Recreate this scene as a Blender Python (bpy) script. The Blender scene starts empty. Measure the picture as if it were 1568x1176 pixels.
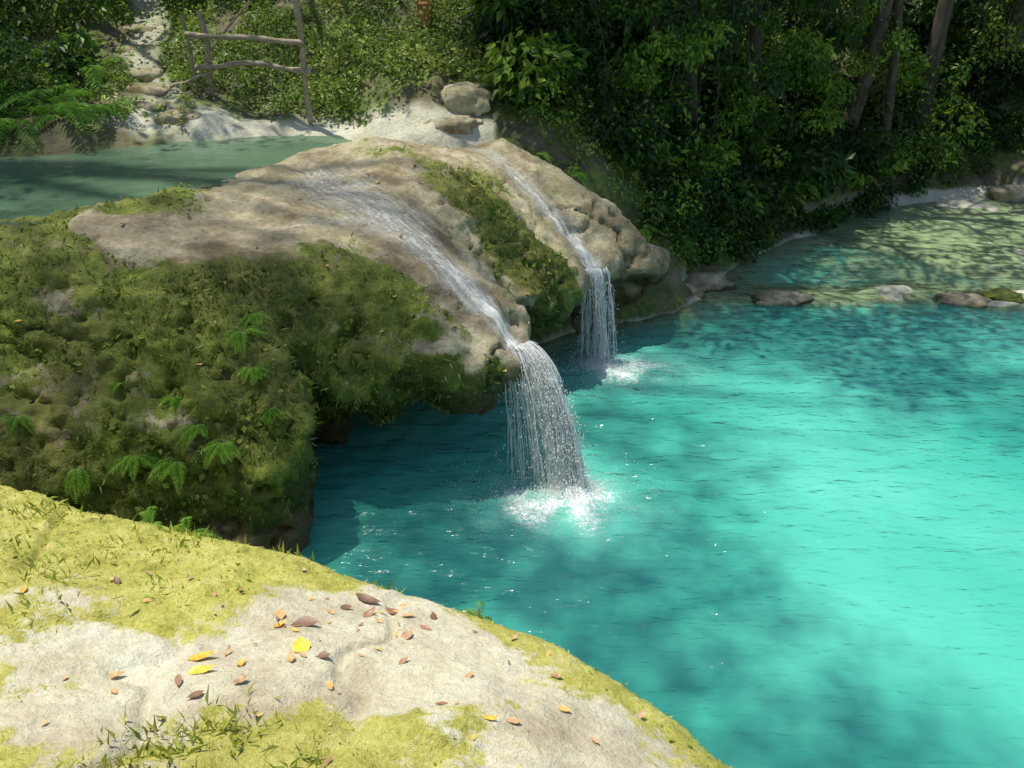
import bpy, math, numpy as np
from mathutils import Vector
from mathutils.bvhtree import BVHTree
rng=np.random.default_rng(7)
scene=bpy.context.scene
scene.view_settings.view_transform='Standard'
scene.view_settings.look='None'
scene.view_settings.exposure=0
COL=scene.collection
# ---------------------------------------------------------------- noise
def vn(x,y,z,seed=0):
    xf=np.floor(x);yf=np.floor(y);zf=np.floor(z)
    xi=xf.astype(np.int64);yi=yf.astype(np.int64);zi=zf.astype(np.int64)
    fx=x-xf;fy=y-yf;fz=z-zf
    fx=fx*fx*(3-2*fx);fy=fy*fy*(3-2*fy);fz=fz*fz*(3-2*fz)
    def h(a,b,c):
        n=((a*73856093)^(b*19349663)^(c*83492791)^(seed*7919+13))&0xffffffff
        n=((n^(n>>13))*1274126177)&0xffffffff
        n=n^(n>>16)
        return (n&0xffff)/65535.0*2-1
    r=0
    for i in (0,1):
        wx=fx if i else 1-fx
        for j in (0,1):
            wy=fy if j else 1-fy
            for k in (0,1):
                wz=fz if k else 1-fz
                r=r+wx*wy*wz*h(xi+i,yi+j,zi+k)
    return r
def fbm(x,y,z,sc,octv=3,seed=0):
    r=0;a=1.0;s=sc;t=0
    for o in range(octv):
        r=r+a*vn(x*s+o*11.3,y*s+o*5.7,z*s+o*3.1,seed+o);t+=a;a*=.5;s*=2.03
    return r/t
def sstep(a,b,x):
    t=np.clip((x-a)/(b-a),0,1);return t*t*(3-2*t)
def gau(x,y,cx,cy,r): return np.exp(-((x-cx)**2+(y-cy)**2)/(r*r))
# ---------------------------------------------------------------- RBF height
class RBF:
    def __init__(s,pts,sm=.02):
        p=np.array(pts,float);s.p=p;n=len(p)
        d=np.hypot(p[:,None,0]-p[None,:,0],p[:,None,1]-p[None,:,1])
        A=np.zeros((n+3,n+3));A[:n,:n]=-d+np.eye(n)*sm
        A[:n,n]=1;A[:n,n+1:]=p[:,:2];A[n,:n]=1;A[n+1:,:n]=p[:,:2].T
        s.w=np.linalg.solve(A,np.concatenate([p[:,2],[0,0,0]]))
    def __call__(s,x,y):
        r=s.w[-3]+s.w[-2]*x+s.w[-1]*y
        for i in range(len(s.p)):
            r=r-s.w[i]*np.hypot(x-s.p[i,0],y-s.p[i,1])
        return r
def chaikin(P,n=2):
    P=np.array(P,float)
    for _ in range(n):
        Q=np.roll(P,-1,0)
        P=np.stack([.75*P+.25*Q,.25*P+.75*Q],1).reshape(-1,P.shape[1])
    return P
def polysd(x,y,P):
    d=np.full(np.shape(x),1e9);ins=np.zeros(np.shape(x),bool)
    n=len(P)
    for i in range(n):
        ax,ay=P[i];bx,by=P[(i+1)%n]
        ex,ey=bx-ax,by-ay
        t=np.clip(((x-ax)*ex+(y-ay)*ey)/(ex*ex+ey*ey+1e-12),0,1)
        d=np.minimum(d,(x-ax-t*ex)**2+(y-ay-t*ey)**2)
        if ay!=by:
            c=((ay>y)!=(by>y))&(x<(bx-ax)*(y-ay)/(by-ay)+ax)
            ins^=c
    d=np.sqrt(d);return np.where(ins,-d,d)
# ---------------------------------------------------------------- mesh helpers
def mesh_np(name,V,F,mat,attrs=None,smooth=True,parent=None):
    V=np.ascontiguousarray(V,dtype=np.float32);F=np.ascontiguousarray(F,dtype=np.int32)
    me=bpy.data.meshes.new(name)
    nf,k=F.shape
    me.vertices.add(len(V));me.vertices.foreach_set('co',V.ravel())
    me.loops.add(nf*k);me.loops.foreach_set('vertex_index',F.ravel())
    me.polygons.add(nf);me.polygons.foreach_set('loop_start',np.arange(0,nf*k,k,dtype=np.int32))
    me.polygons.foreach_set('use_smooth',np.full(nf,smooth))
    me.update(calc_edges=True);me.validate()
    for a,v in (attrs or {}).items():
        at=me.attributes.new(a,'FLOAT','POINT');at.data.foreach_set('value',np.ascontiguousarray(v,dtype=np.float32))
    if mat: me.materials.append(mat)
    ob=bpy.data.objects.new(name,me);COL.objects.link(ob)
    if parent: ob.parent=parent
    return ob
def empty(name):
    o=bpy.data.objects.new(name,None);COL.objects.link(o);o.empty_display_size=.2;return o
def vnormals(ob):
    me=ob.data;n=np.zeros(len(me.vertices)*3,dtype=np.float32)
    me.vertex_normals.foreach_get('vector',n);return n.reshape(-1,3)
def gridmesh(xs,ys):
    X,Y=np.meshgrid(xs,ys,indexing='ij');nx,ny=X.shape
    I=np.arange(nx*ny).reshape(nx,ny)
    F=np.stack([I[:-1,:-1],I[1:,:-1],I[1:,1:],I[:-1,1:]],-1).reshape(-1,4)
    return X.ravel(),Y.ravel(),F
def surfnet(G,o,h):
    s=G<0
    c=np.zeros(tuple(n-1 for n in G.shape),np.int8)
    for i in (0,1):
        for j in (0,1):
            for k in (0,1):
                c+=s[i:s.shape[0]-1+i,j:s.shape[1]-1+j,k:s.shape[2]-1+k]
    idx=np.argwhere((c>0)&(c<8))
    ids=np.full(c.shape,-1,np.int64);ids[idx[:,0],idx[:,1],idx[:,2]]=np.arange(len(idx))
    cor=np.array([(i,j,k) for i in (0,1) for j in (0,1) for k in (0,1)])
    vals=np.stack([G[idx[:,0]+a,idx[:,1]+b,idx[:,2]+d] for a,b,d in cor],1)
    acc=np.zeros((len(idx),3));cnt=np.zeros(len(idx))
    for a in range(8):
        for b in range(a+1,8):
            if abs(cor[a]-cor[b]).sum()==1:
                m=(vals[:,a]<0)!=(vals[:,b]<0)
                t=vals[m,a]/(vals[m,a]-vals[m,b])
                acc[m]+=cor[a]+t[:,None]*(cor[b]-cor[a]);cnt[m]+=1
    V=(idx+acc/cnt[:,None])*h+np.array(o)
    Fs=[]
    for ax in range(3):
        u,v=(ax+1)%3,(ax+2)%3
        sl0=[slice(None)]*3;sl1=[slice(None)]*3
        sl0[ax]=slice(0,-1);sl1[ax]=slice(1,None)
        for w in (u,v): sl0[w]=slice(1,-1);sl1[w]=slice(1,-1)
        A=s[tuple(sl0)];B=s[tuple(sl1)]
        for flip,M in ((False,A&~B),(True,~A&B)):
            e=np.argwhere(M);e[:,u]+=1;e[:,v]+=1
            q=[]
            for du,dv in ((-1,-1),(0,-1),(0,0),(-1,0)):
                f=e.copy();f[:,u]+=du;f[:,v]+=dv
                q.append(ids[f[:,0],f[:,1],f[:,2]])
            q=np.stack(q,1)
            if flip:q=q[:,::-1]
            Fs.append(q)
    F=np.concatenate(Fs);F=F[(F>=0).all(1)]
    return V,F
def unit(v): return v/np.maximum(np.linalg.norm(v,axis=-1,keepdims=True),1e-9)
class Leaves:
    def __init__(s): s.a=[]
    def add(s,P,D,N,L,W,R,droop=.12):
        n=len(P);D=unit(D);S=unit(np.cross(D,N));N=np.cross(S,D)
        L=np.broadcast_to(L,n)[:,None];W=np.broadcast_to(W,n)[:,None]
        m=P+D*L*.42
        V=np.stack([P,m+S*W/2+N*W*.12,P+D*L-N*L*droop,m-S*W/2+N*W*.12],1)
        s.a.append((V.reshape(-1,3),np.repeat(R,4)))
    def build(s,name,mat,parent=None):
        V=np.concatenate([a[0] for a in s.a]);R=np.concatenate([a[1] for a in s.a])
        n=len(V)//4;b=np.arange(n)[:,None]*4
        F=np.concatenate([b+np.array([[0,2,1]]),b+np.array([[0,3,2]])])
        return mesh_np(name,V,F,mat,{'rnd':R},False,parent)
def clump(LV,C,R,n,size,tone,flat=.75):
    u=unit(rng.normal(size=(n,3)));r=R*(.45+.6*rng.random(n))[:,None]
    P=np.array(C)+u*r*np.array([1,1,flat])
    N=u*.5+np.array([0,0,.7])+rng.normal(size=(n,3))*.45
    D=u*np.array([.7,.7,.2])+np.array([0,0,-.35])+rng.normal(size=(n,3))*.45
    L=size*(.6+.8*rng.random(n))
    LV.add(P,D,N,L,L*.5,np.clip(tone+rng.normal(size=n)*.16,0,1))
def tubes(paths,rads,sides=6):
    Vs=[];Fs=[];o=0
    for p,r in zip(paths,rads):
        p=np.array(p,float);r=np.broadcast_to(r,len(p)).astype(float)
        T=unit(np.gradient(p,axis=0));ref=np.array([0,0,1.]) if abs(T[0,2])<.8 else np.array([1.,0,0])
        A=unit(np.cross(T,ref));B=np.cross(T,A)
        an=np.arange(sides)/sides*2*math.pi
        V=p[:,None]+r[:,None,None]*(A[:,None]*np.cos(an)[None,:,None]+B[:,None]*np.sin(an)[None,:,None])
        n=len(p);I=np.arange(n*sides).reshape(n,sides)+o
        J=np.roll(I,-1,1)
        Fs.append(np.stack([I[:-1],J[:-1],J[1:],I[1:]],-1).reshape(-1,4))
        Vs.append(V.reshape(-1,3));o+=n*sides
    return np.concatenate(Vs),np.concatenate(Fs)
def wob(a,b,n,amp,seed=0):
    a=np.array(a,float);b=np.array(b,float);t=np.linspace(0,1,n)[:,None]
    r=np.random.default_rng(seed);k=r.normal(size=(3,3))*amp
    return a+(b-a)*t+sum(k[i]*np.sin(t*math.pi*(i+1))/(i+1) for i in range(3))
# ---------------------------------------------------------------- materials
def mat(name):
    m=bpy.data.materials.new(name);m.use_nodes=True;nt=m.node_tree;nt.nodes.clear()
    def N(t,**k):
        n=nt.nodes.new(t)
        for a,v in k.items():
            if a.startswith('i_'):
                key=a[2:];key=int(key) if key.isdigit() else key.replace('_',' ')
                if hasattr(v,'is_output'): nt.links.new(v,n.inputs[key])
                else: n.inputs[key].default_value=v
            else: setattr(n,a,v)
        return n
    def ramp(f,st):
        n=N('ShaderNodeValToRGB');e=n.color_ramp.elements
        while len(e)<len(st): e.new(.5)
        for q,(p,c) in zip(e,st): q.position=p;q.color=(*c,1) if len(c)==3 else c
        nt.links.new(f,n.inputs[0]);return n.outputs[0]
    def mixc(f,a,b,mode='MIX'):
        n=N('ShaderNodeMix',data_type='RGBA',blend_type=mode)
        for s,v in ((n.inputs[0],f),(n.inputs[6],a),(n.inputs[7],b)):
            if hasattr(v,'is_output'): nt.links.new(v,s)
            else: s.default_value=v if not isinstance(v,tuple) else (*v,1)[:4]
        return n.outputs[2]
    def noise(sc,det=5,rough=.55,vec=None,w=0):
        n=N('ShaderNodeTexNoise');n.inputs['Scale'].default_value=sc;n.inputs['Detail'].default_value=det;n.inputs['Roughness'].default_value=rough
        nt.links.new(vec if vec else co,n.inputs['Vector']);return n.outputs['Fac']
    def math_(op,a,b=0.,clamp=False):
        n=N('ShaderNodeMath',operation=op,use_clamp=clamp)
        for i,v in enumerate((a,b)):
            if hasattr(v,'is_output'): nt.links.new(v,n.inputs[i])
            else:n.inputs[i].default_value=v
        return n.outputs[0]
    def attr(a): return N('ShaderNodeAttribute',attribute_name=a).outputs['Fac']
    def out(s): 
        o=N('ShaderNodeOutputMaterial');nt.links.new(s,o.inputs[0])
    def bump(h,st,d=.02,nrm=None):
        n=N('ShaderNodeBump');n.inputs['Strength'].default_value=st;n.inputs['Distance'].default_value=d
        nt.links.new(h,n.inputs['Height'])
        if nrm: nt.links.new(nrm,n.inputs['Normal'])
        return n.outputs[0]
    co=N('ShaderNodeTexCoord').outputs['Object']
    class X:pass
    x=X();x.m=m;x.nt=nt;x.N=N;x.ramp=ramp;x.mix=mixc;x.noise=noise;x.math=math_;x.attr=attr;x.out=out;x.bump=bump;x.co=co
    return x
def mapping(x,scale):
    n=x.N('ShaderNodeMapping');n.inputs['Scale'].default_value=scale;x.nt.links.new(x.co,n.inputs['Vector']);return n.outputs[0]
def rock_mat(name,stoneA,stoneB,stoneC,mossD,mossM,mossL,msc=2.2,brown=.5,stain=.5,speck=.55):
    x=mat(name)
    n1=x.noise(3.1,6,.65);n2=x.noise(23,6,.7);n3=x.noise(.9,3,.5);n4=x.noise(75,4,.7)
    stone=x.ramp(n1,[(.3,stoneA),(.5,stoneB),(.68,stoneC)])
    stone=x.mix(speck,stone,x.ramp(n2,[(.3,(.3,.27,.22)),(.6,(1,1,1))]),'MULTIPLY')
    stone=x.mix(stain,stone,x.ramp(x.noise(1.6,7,.7),[(.38,(.42,.33,.2)),(.52,(1,1,1)),(.62,(.9,.92,.75))]),'MULTIPLY')
    mf=x.math('ADD',x.attr('moss'),x.math('MULTIPLY',x.math('SUBTRACT',x.noise(msc*2,7,.7),.5),1.6))
    mf=x.math('ADD',mf,x.math('MULTIPLY',x.math('SUBTRACT',n2,.5),.7))
    mk=x.ramp(mf,[(.42,(0,0,0)),(.6,(1,1,1))])
    mo=x.ramp(x.math('ADD',x.math('MULTIPLY',x.noise(9,6,.7),.6),x.math('MULTIPLY',n4,.4)),[(.32,mossD),(.5,mossM),(.66,mossL)])
    mo=x.mix(x.ramp(n3,[(.4,(0,0,0)),(.65,(1,1,1))]),mo,x.mix(brown,mo,(.24,.19,.07)))
    c=x.mix(mk,stone,mo)
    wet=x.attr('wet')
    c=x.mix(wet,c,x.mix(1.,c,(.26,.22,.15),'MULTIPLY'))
    b=x.bump(x.noise(7,8,.7),.7,.06);b=x.bump(x.math('ADD',n2,x.math('MULTIPLY',n4,.6)),.8,.02,b)
    r=x.math('SUBTRACT',.85,x.math('MULTIPLY',wet,.5))
    p=x.N('ShaderNodeBsdfPrincipled',i_Base_Color=c,i_Roughness=r,i_Normal=b)
    p.inputs['Specular IOR Level'].default_value=.35
    x.out(p.outputs[0]);return x.m
M_terr=rock_mat('travertine_moss',(.30,.25,.15),(.52,.46,.30),(.70,.64,.46),(.04,.06,.01),(.14,.19,.024),(.34,.38,.06),2.2,.45,.75)
M_slab=rock_mat('slab_stone_moss',(.60,.52,.36),(.80,.74,.55),(.90,.87,.70),(.24,.25,.035),(.54,.52,.11),(.78,.72,.27),3,.2,.25,.35)
def leaf_mat(name,st,trans=.35,rough=.45):
    x=mat(name);c=x.ramp(x.attr('rnd'),st)
    p=x.N('ShaderNodeBsdfPrincipled',i_Base_Color=c,i_Roughness=rough);p.inputs['Specular IOR Level'].default_value=.35
    t=x.N('ShaderNodeBsdfTranslucent',i_Color=x.mix(.4,c,(.22,.38,.02)))
    m=x.N('ShaderNodeMixShader',i_0=trans,i_1=p.outputs[0],i_2=t.outputs[0]);x.out(m.outputs[0]);return x.m
M_leaf=leaf_mat('forest_leaf',[(0,(.010,.025,.006)),(.35,(.028,.07,.011)),(.7,(.08,.18,.022)),(1,(.28,.42,.045))])
M_cover=leaf_mat('cover_leaf',[(0,(.05,.09,.013)),(.4,(.14,.23,.03)),(.75,(.27,.37,.055)),(1,(.52,.56,.15))])
M_mossl=leaf_mat('moss_leaf',[(0,(.04,.06,.01)),(.35,(.10,.145,.018)),(.7,(.20,.28,.035)),(.9,(.34,.40,.08)),(1,(.40,.34,.16))],.3,.7)
M_grass=leaf_mat('sun_grass',[(0,(.24,.36,.045)),(.5,(.52,.55,.10)),(.85,(.72,.68,.2)),(1,(.7,.56,.25))],.35,.6)
M_fern=leaf_mat('fern_leaf',[(0,(.05,.14,.015)),(.5,(.13,.32,.03)),(1,(.3,.5,.06))])
x=mat('fallen_leaf');c=x.ramp(x.attr('rnd'),[(0,(.12,.06,.035)),(.3,(.34,.17,.09)),(.5,(.55,.34,.18)),(.75,(.8,.45,.04)),(1,(.85,.65,.05))])
c=x.mix(x.ramp(x.noise(60,4),[(.4,(0,0,0)),(.75,(.6,.6,.6))]),c,(.14,.07,.035))
x.out(x.N('ShaderNodeBsdfPrincipled',i_Base_Color=c,i_Roughness=.5).outputs[0]);M_fall=x.m
x=mat('bark');c=x.ramp(x.noise(6,6,.7,mapping(x,(3,3,.6))),[(.3,(.04,.03,.02)),(.6,(.12,.095,.065)),(.8,(.2,.175,.125))])
x.out(x.N('ShaderNodeBsdfPrincipled',i_Base_Color=c,i_Roughness=.9,i_Normal=x.bump(x.noise(25,5,.7,mapping(x,(2,2,.4))),.8,.03)).outputs[0]);M_bark=x.m
x=mat('old_wood');c=x.ramp(x.noise(14,6,.7),[(.3,(.16,.12,.08)),(.6,(.36,.3,.21)),(.8,(.5,.43,.31))])
x.out(x.N('ShaderNodeBsdfPrincipled',i_Base_Color=c,i_Roughness=.85,i_Normal=x.bump(x.noise(40,4),.5,.01)).outputs[0]);M_wood=x.m
x=mat('rust');c=x.ramp(x.noise(20,6,.7),[(.3,(.22,.08,.03)),(.7,(.55,.22,.08))])
x.out(x.N('ShaderNodeBsdfPrincipled',i_Base_Color=c,i_Roughness=.8).outputs[0]);M_rust=x.m
# ground
x=mat('ground_soil')
soil=x.ramp(x.noise(4,7,.7),[(.3,(.05,.04,.022)),(.5,(.13,.105,.058)),(.7,(.26,.22,.13))])
grn=x.ramp(x.noise(12,6,.7),[(.35,(.05,.075,.014)),(.65,(.17,.22,.04))])
soil=x.mix(x.ramp(x.noise(1.7,6,.6),[(.40,(0,0,0)),(.56,(1,1,1))]),soil,grn)
sand=x.ramp(x.noise(2.4,7,.65),[(.3,(.46,.44,.31)),(.5,(.68,.66,.50)),(.7,(.82,.80,.64))])
sand=x.mix(.5,sand,x.ramp(x.noise(30,5,.7),[(.3,(.5,.47,.4)),(.6,(1,1,1))]),'MULTIPLY')
c=x.mix(x.attr('sand'),soil,sand)
b=x.bump(x.noise(9,8,.7),.8,.06);b=x.bump(x.noise(50,5,.7),.6,.015,b)
x.out(x.N('ShaderNodeBsdfPrincipled',i_Base_Color=c,i_Roughness=.8,i_Normal=b).outputs[0]);M_ground=x.m
# water
def water_mat(name,deep,deep2,bs=1.,tint=(.78,.95,.88,1)):
    x=mat(name)
    c=x.ramp(x.noise(.55,3,.5),[(.3,deep),(.7,deep2)])
    fo=x.attr('foam')
    c=x.mix(x.math('MULTIPLY',fo,.5),c,(.50,.86,.76))
    fm=x.math('ADD',x.math('MULTIPLY',fo,1.2),x.math('MULTIPLY',x.math('SUBTRACT',x.noise(26,9,.85),.5),4.))
    fm=x.math('MULTIPLY',x.ramp(fm,[(.5,(0,0,0)),(1.6,(1,1,1))]),x.ramp(fo,[(.02,(0,0,0)),(.5,(1,1,1))]))
    c=x.mix(fm,c,(.88,.95,.93))
    w=x.noise(3.6,3,.5,mapping(x,(.8,2.1,1)))
    w2=x.noise(11,2,.5,mapping(x,(.7,2.0,1)))
    b=x.bump(w,.6*bs,.12);b=x.bump(w2,.42*bs,.035,b)
    bd=x.bump(w,.2*bs,.12)
    d=x.N('ShaderNodeBsdfDiffuse',i_Color=c,i_Normal=bd)
    t=x.N('ShaderNodeBsdfTransparent',i_Color=tint)
    m1=x.N('ShaderNodeMixShader',i_0=x.math('MAXIMUM',x.attr('opac'),fm),i_1=t.outputs[0],i_2=d.outputs[0])
    g=x.N('ShaderNodeBsdfGlossy',i_Roughness=.12,i_Normal=b)
    f=x.N('ShaderNodeFresnel',i_IOR=1.36,i_Normal=b)
    m2=x.N('ShaderNodeMixShader',i_0=f.outputs[0],i_1=m1.outputs[0],i_2=g.outputs[0])
    x.out(m2.outputs[0]);return x.m
M_water=water_mat('turquoise_water',(.045,.41,.325),(.12,.58,.465),1.,(.74,.88,.76,1))
M_pool=water_mat('upper_pool_water',(.085,.16,.10),(.14,.235,.145),.15)
x=mat('white_water')
st=x.N('ShaderNodeCombineXYZ',i_0=x.math('MULTIPLY',x.attr('fu'),34.),i_1=x.math('MULTIPLY',x.attr('fv'),5.)).outputs[0]
k=x.noise(1.,6,.7,st);k2=x.noise(34,4,.7)
a=x.math('ADD',x.math('ADD',x.math('MULTIPLY',k,1.1),x.math('MULTIPLY',k2,.5)),x.math('MULTIPLY',x.math('SUBTRACT',x.attr('cen'),1.),.75))
al=x.ramp(a,[(.44,(.0,.0,.0)),(.72,(.3,.3,.3)),(1.02,(.95,.95,.95))])
p=x.N('ShaderNodeBsdfPrincipled',i_Base_Color=(.84,.86,.82,1),i_Roughness=.12,i_Normal=x.bump(k,.8,.03))
t=x.N('ShaderNodeBsdfTransparent')
x.out(x.N('ShaderNodeMixShader',i_0=al,i_1=t.outputs[0],i_2=p.outputs[0]).outputs[0]);M_flow=x.m
x=mat('falling_water')
p=x.N('ShaderNodeBsdfPrincipled',i_Base_Color=(.96,.97,.97,1),i_Roughness=.3)
tl=x.N('ShaderNodeBsdfTranslucent',i_Color=(.97,.99,.99,1))
x.out(x.N('ShaderNodeMixShader',i_0=.5,i_1=p.outputs[0],i_2=tl.outputs[0]).outputs[0]);M_fallw=x.m
# ---------------------------------------------------------------- terrain
G=RBF([(-5,9.2,2.05),(-7,8.5,2.2),(-4.4,9.0,1.98),(-3.2,9.4,1.95),(-2.5,9.7,1.95),(-1.5,9.8,1.98),(-.7,9.6,1.95),(-3.3,10.3,2.07),(-2.1,10,2.02),
 (-4.2,10.3,2.17),(-4.5,11.2,2.42),(-4.7,12.3,2.75),(-6,10.5,2.5),(-6,12,3),(-3,11.2,2.4),(-3,12.2,2.8),(-2,11.2,2.45),(-1.1,10.6,2.5),(-1.1,11.2,2.75),(-.3,11.2,2.6),(-.5,10.2,2.1),(.1,9.7,1.85),
 (1,9.6,1.35),(1.8,9.8,.6),(2.2,10.1,.15),(3.65,11.7,.12),(5.4,12.95,.15),(7.1,13.8,.2),(2.5,11.4,1.0),(4,13,1.2),(6,14.5,1.3),(1,11,2.1),(1,13,3.5),(4,15,3),(7.5,17,3),(-3,15,4.5),(-7,14,5),
 (0,20,8),(8,22,6),(-10,20,9),(14,20,5),(16,14,2.5),(-9,7,3),(-12,3,5),
 (2,7,-1.2),(3,5,-1.5),(0,4,-1.5),(5,6,-1.5),(5,3,-1.5),(8,5,-1.2),(8,8,-.8),(1,6,-1.2),(-1,6.5,-1),(0,2.5,-1),(3,8.2,-1.1),(5,0,-1),(1,8,-1),
 (2.9,9.7,-.1),(4.5,9.6,-.1),(5.6,9.4,-.1),(7,9.2,-.1),(3.2,10.4,-.35),(4.5,10.8,-.24),(6,10.2,-.14),(5,11.7,-.08),(7,11.3,-.08),(8,10.5,-.08),(6,12.3,-.08),(7,13,-.05),(9,12.5,.1),
 (2.9,9.0,-.6),(4.5,8.9,-.7),(5.6,8.7,-.7),(7,8.5,-.7),(11,8,.8),(12,4,1.2),(11,11,.8),(-3,4.3,-.2),(-1.5,4.2,-.6),(-5,4.5,.8),(-3,7,.8),(-1,8.5,.8),(0,7.5,-.3),(-4,8,1.1),(-1,9.1,1.5),(-3,8.9,1.4),(10,0,.3),(0,-3,1.5),(-8,-3,3)],.01)
SB=chaikin([(3.95,12.05),(4.5,11.4),(5.45,10.75),(6.2,10.1),(9,9.6),(9.8,13.2),(7.9,13.6),(5.5,12.9)],2)
LEDGE=[(1.9,9.75,.12),(2.9,9.5,.2),(4.2,9.6,.2),(5.3,9.5,.26),(6.3,9.45,.22),(7.5,9.3,.2),(9,9.2,.25)]
def pathd(x,y,P):
    d=np.full(np.shape(x),9.)
    for (ax,ay,aw),(bx,by,bw) in zip(P[:-1],P[1:]):
        ex,ey=bx-ax,by-ay;t=np.clip(((x-ax)*ex+(y-ay)*ey)/(ex*ex+ey*ey),0,1)
        d=np.minimum(d,np.hypot(x-ax-t*ex,y-ay-t*ey)-(aw+(bw-aw)*t))
    return d
def GH(x,y):
    x=np.asarray(x,float);y=np.asarray(y,float)
    z=G(x,y)
    hill=sstep(.3,1.2,z)
    z=z+fbm(x,y,0*x,1.1,4,3)*(.03+.17*hill)+fbm(x,y,0*x,5,3,9)*(.008+.035*hill)
    sb=polysd(x,y,SB)
    flat=-.012+.045*fbm(x,y,0*x,1.0,4,17)
    z=np.where(z<.3,z+(flat-z)*sstep(.6,-.1,sb),z)
    ld=pathd(x,y,LEDGE)+.14*fbm(x,y,0*x,1.7,3,18)
    lz=-.012+.10*fbm(x,y,0*x,2.0,4,19)
    z=np.where(z<.3,z+(lz-z)*sstep(.22,-.02,ld),z)
    return np.clip(z,-2,14)
def warp(a,b,h,lo,hi):
    c=np.arange(a,b,h);l=a-np.cumsum(h*1.13**np.arange(1,60));l=l[l>lo][::-1];r=b+np.cumsum(h*1.13**np.arange(1,60));r=r[r<hi]
    return np.concatenate([l,c,r])
X,Y,F=gridmesh(warp(-7,9.5,.045,-60,60),warp(8.6,14.5,.045,-40,80))
Z=GH(X,Y)
nearsb=sstep(.5,.1,polysd(X,Y,SB))
nearld=sstep(.5,.2,pathd(X,Y,LEDGE))
sand=sstep(.03,-.03,Z-.14*nearsb-.06*nearld+fbm(X,Y,0*X,3,3,5)*.05)*(Y>2)
sand=np.maximum(sand,sstep(.45,.15,np.abs(Y-9.5)+fbm(X,Y,0*X,2,2,8)*.2)*(X>-4.3)*(X<-.2)*.9)
pt=np.abs(X-(-3.7-.36*(Y-9.4)-.1*np.sin(Y*3)))
sand=np.maximum(sand,sstep(.3,.1,pt)*(Y>9.3)*(Y<14)*.55)
terrain=mesh_np('ground',np.stack([X,Y,Z],1),F,M_ground,{'sand':sand})
# ---------------------------------------------------------------- terrace (SDF)
T=RBF([(-1.92,8.25,1.79),(-1.61,7.55,1.75),(-.99,7.05,1.65),(-.64,6.63,1.55),(-.32,6.29,1.44),(-.07,6.06,1.3),(.05,6.0,1.2),
 (-2.43,6.55,1.79),(-2.76,6.06,1.74),(-3.7,6.05,1.78),(-3.6,6.4,1.84),(-3.85,6.5,1.88),(-3.36,6.66,1.88),(-2.91,7.27,1.88),(-2.26,7.95,1.87),(-2.08,8.45,1.87),(-1.44,8.8,1.96),(-1.1,8.1,1.92),(-.51,8.25,1.86),
 (-.81,7.5,1.83),(-.49,7.75,1.8),(-.14,7.85,1.66),(.09,7.75,1.44),(.4,7.68,1.15),(-.46,7.1,1.5),(-.08,7.3,1.2),
 (-.35,9.0,1.76),(.1,8.53,1.56),(.42,8.34,1.27),(.68,8.24,.98),(.8,8.12,.88),(.73,8.62,1.48),(1.14,8.6,1.2),(1.44,8.6,.9),(1.8,8.8,.45),(.3,8.9,1.68),(-.1,9.2,1.85),
 (-4.5,7.5,1.4),(-3.5,8,1.4),(-2.8,8.7,1.5),(-5.5,8,1.4),(-5.5,6.5,1.95),(-4.6,6.3,1.92),(-6.5,7,2.1),
 (-1.04,6.38,1.6),(-1.04,6.0,1.4),(-.5,6.05,1.36),(-1.55,6.2,1.66),(-1.75,6.6,1.72),
 (-1.95,6.0,1.72),(-1.9,5.6,1.5),(-1.75,5.3,1.2),(-2.66,5.55,1.38),(-2.66,5.2,1.0),(-2.66,4.9,.65),(-3.6,5.5,1.35),(-3.6,5.1,.95),(-4.5,5.4,1.4),(-6,5.4,1.7),
 (-2,9.5,1.7),(-4,9.3,1.6),(-1,9.8,1.5),(1,9.6,1.0),(2,9.8,.2),(-6,9.5,1.6)],.01)
OUT=chaikin([(-8,4.8),(-4,4.75),(-3,4.85),(-2.2,4.85),(-1.75,4.85),(-1.46,4.92),(-1.5,5.4),(-1.7,5.75),(-1.5,5.82),(-1.2,5.74),(-.9,5.74),(-.4,5.8),(-.05,5.88),(.17,6.02),(.14,6.5),(-.02,6.9),(-.1,7.15),(.1,7.3),(.45,7.42),(.62,7.7),(.66,7.95),(.9,8.02),(1.05,8.15),(1.3,8.25),(1.7,8.45),(1.95,9.0),(2.2,9.6),(2.6,11),(-8,11)],2)
h=.035
xs=np.arange(-6.8,2.5,h);ys=np.arange(4.5,10.2,h);zs=np.arange(-.6,2.4,h)
XX,YY=np.meshgrid(xs,ys,indexing='ij')
TT=T(XX,YY).astype(np.float32);TT=TT+(fbm(XX,YY,0*XX,1.6,3,21)*.06).astype(np.float32)
DD=polysd(XX,YY,OUT).astype(np.float32)
A=zs[None,None,:].astype(np.float32)-TT[:,:,None]
lb=(sstep(-1.2,-1.5,XX)*sstep(5.85,5.6,YY)+sstep(-1.6,-2.,XX)*sstep(5.6,5.85,YY))[:,:,None]
zz=zs[None,None,:]
inset=(sstep(.95,.05,zz)*(-.06*lb+.5*(1-lb)) - .12*np.exp(-((zz-.9)/.35)**2)*(1-.8*lb)).astype(np.float32)
B=DD[:,:,None]+inset
k=.36
hh=np.clip(.5+.5*(A-B)/k,0,1);S=A*hh+B*(1-hh)+k*hh*(1-hh)*1.0
S=S.astype(np.float32)
def carve(S,c,r,k=.12):
    q=np.sqrt(((XX[:,:,None]-c[0])/r[0])**2+((YY[:,:,None]-c[1])/r[1])**2+((zz-c[2])/r[2])**2)-1
    q=(-(q*min(r))).astype(np.float32)
    hh=np.clip(.5+.5*(S-q)/k,0,1);return (S*hh+q*(1-hh)+k*hh*(1-hh)).astype(np.float32)
S=carve(S,(-.74,6.2,-.2),(.78,1.3,.76))
S=carve(S,(-1.64,5.68,.45),(.09,.22,.8),.06)
S=carve(S,(.2,8.1,-.1),(.5,.9,.6))
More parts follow.
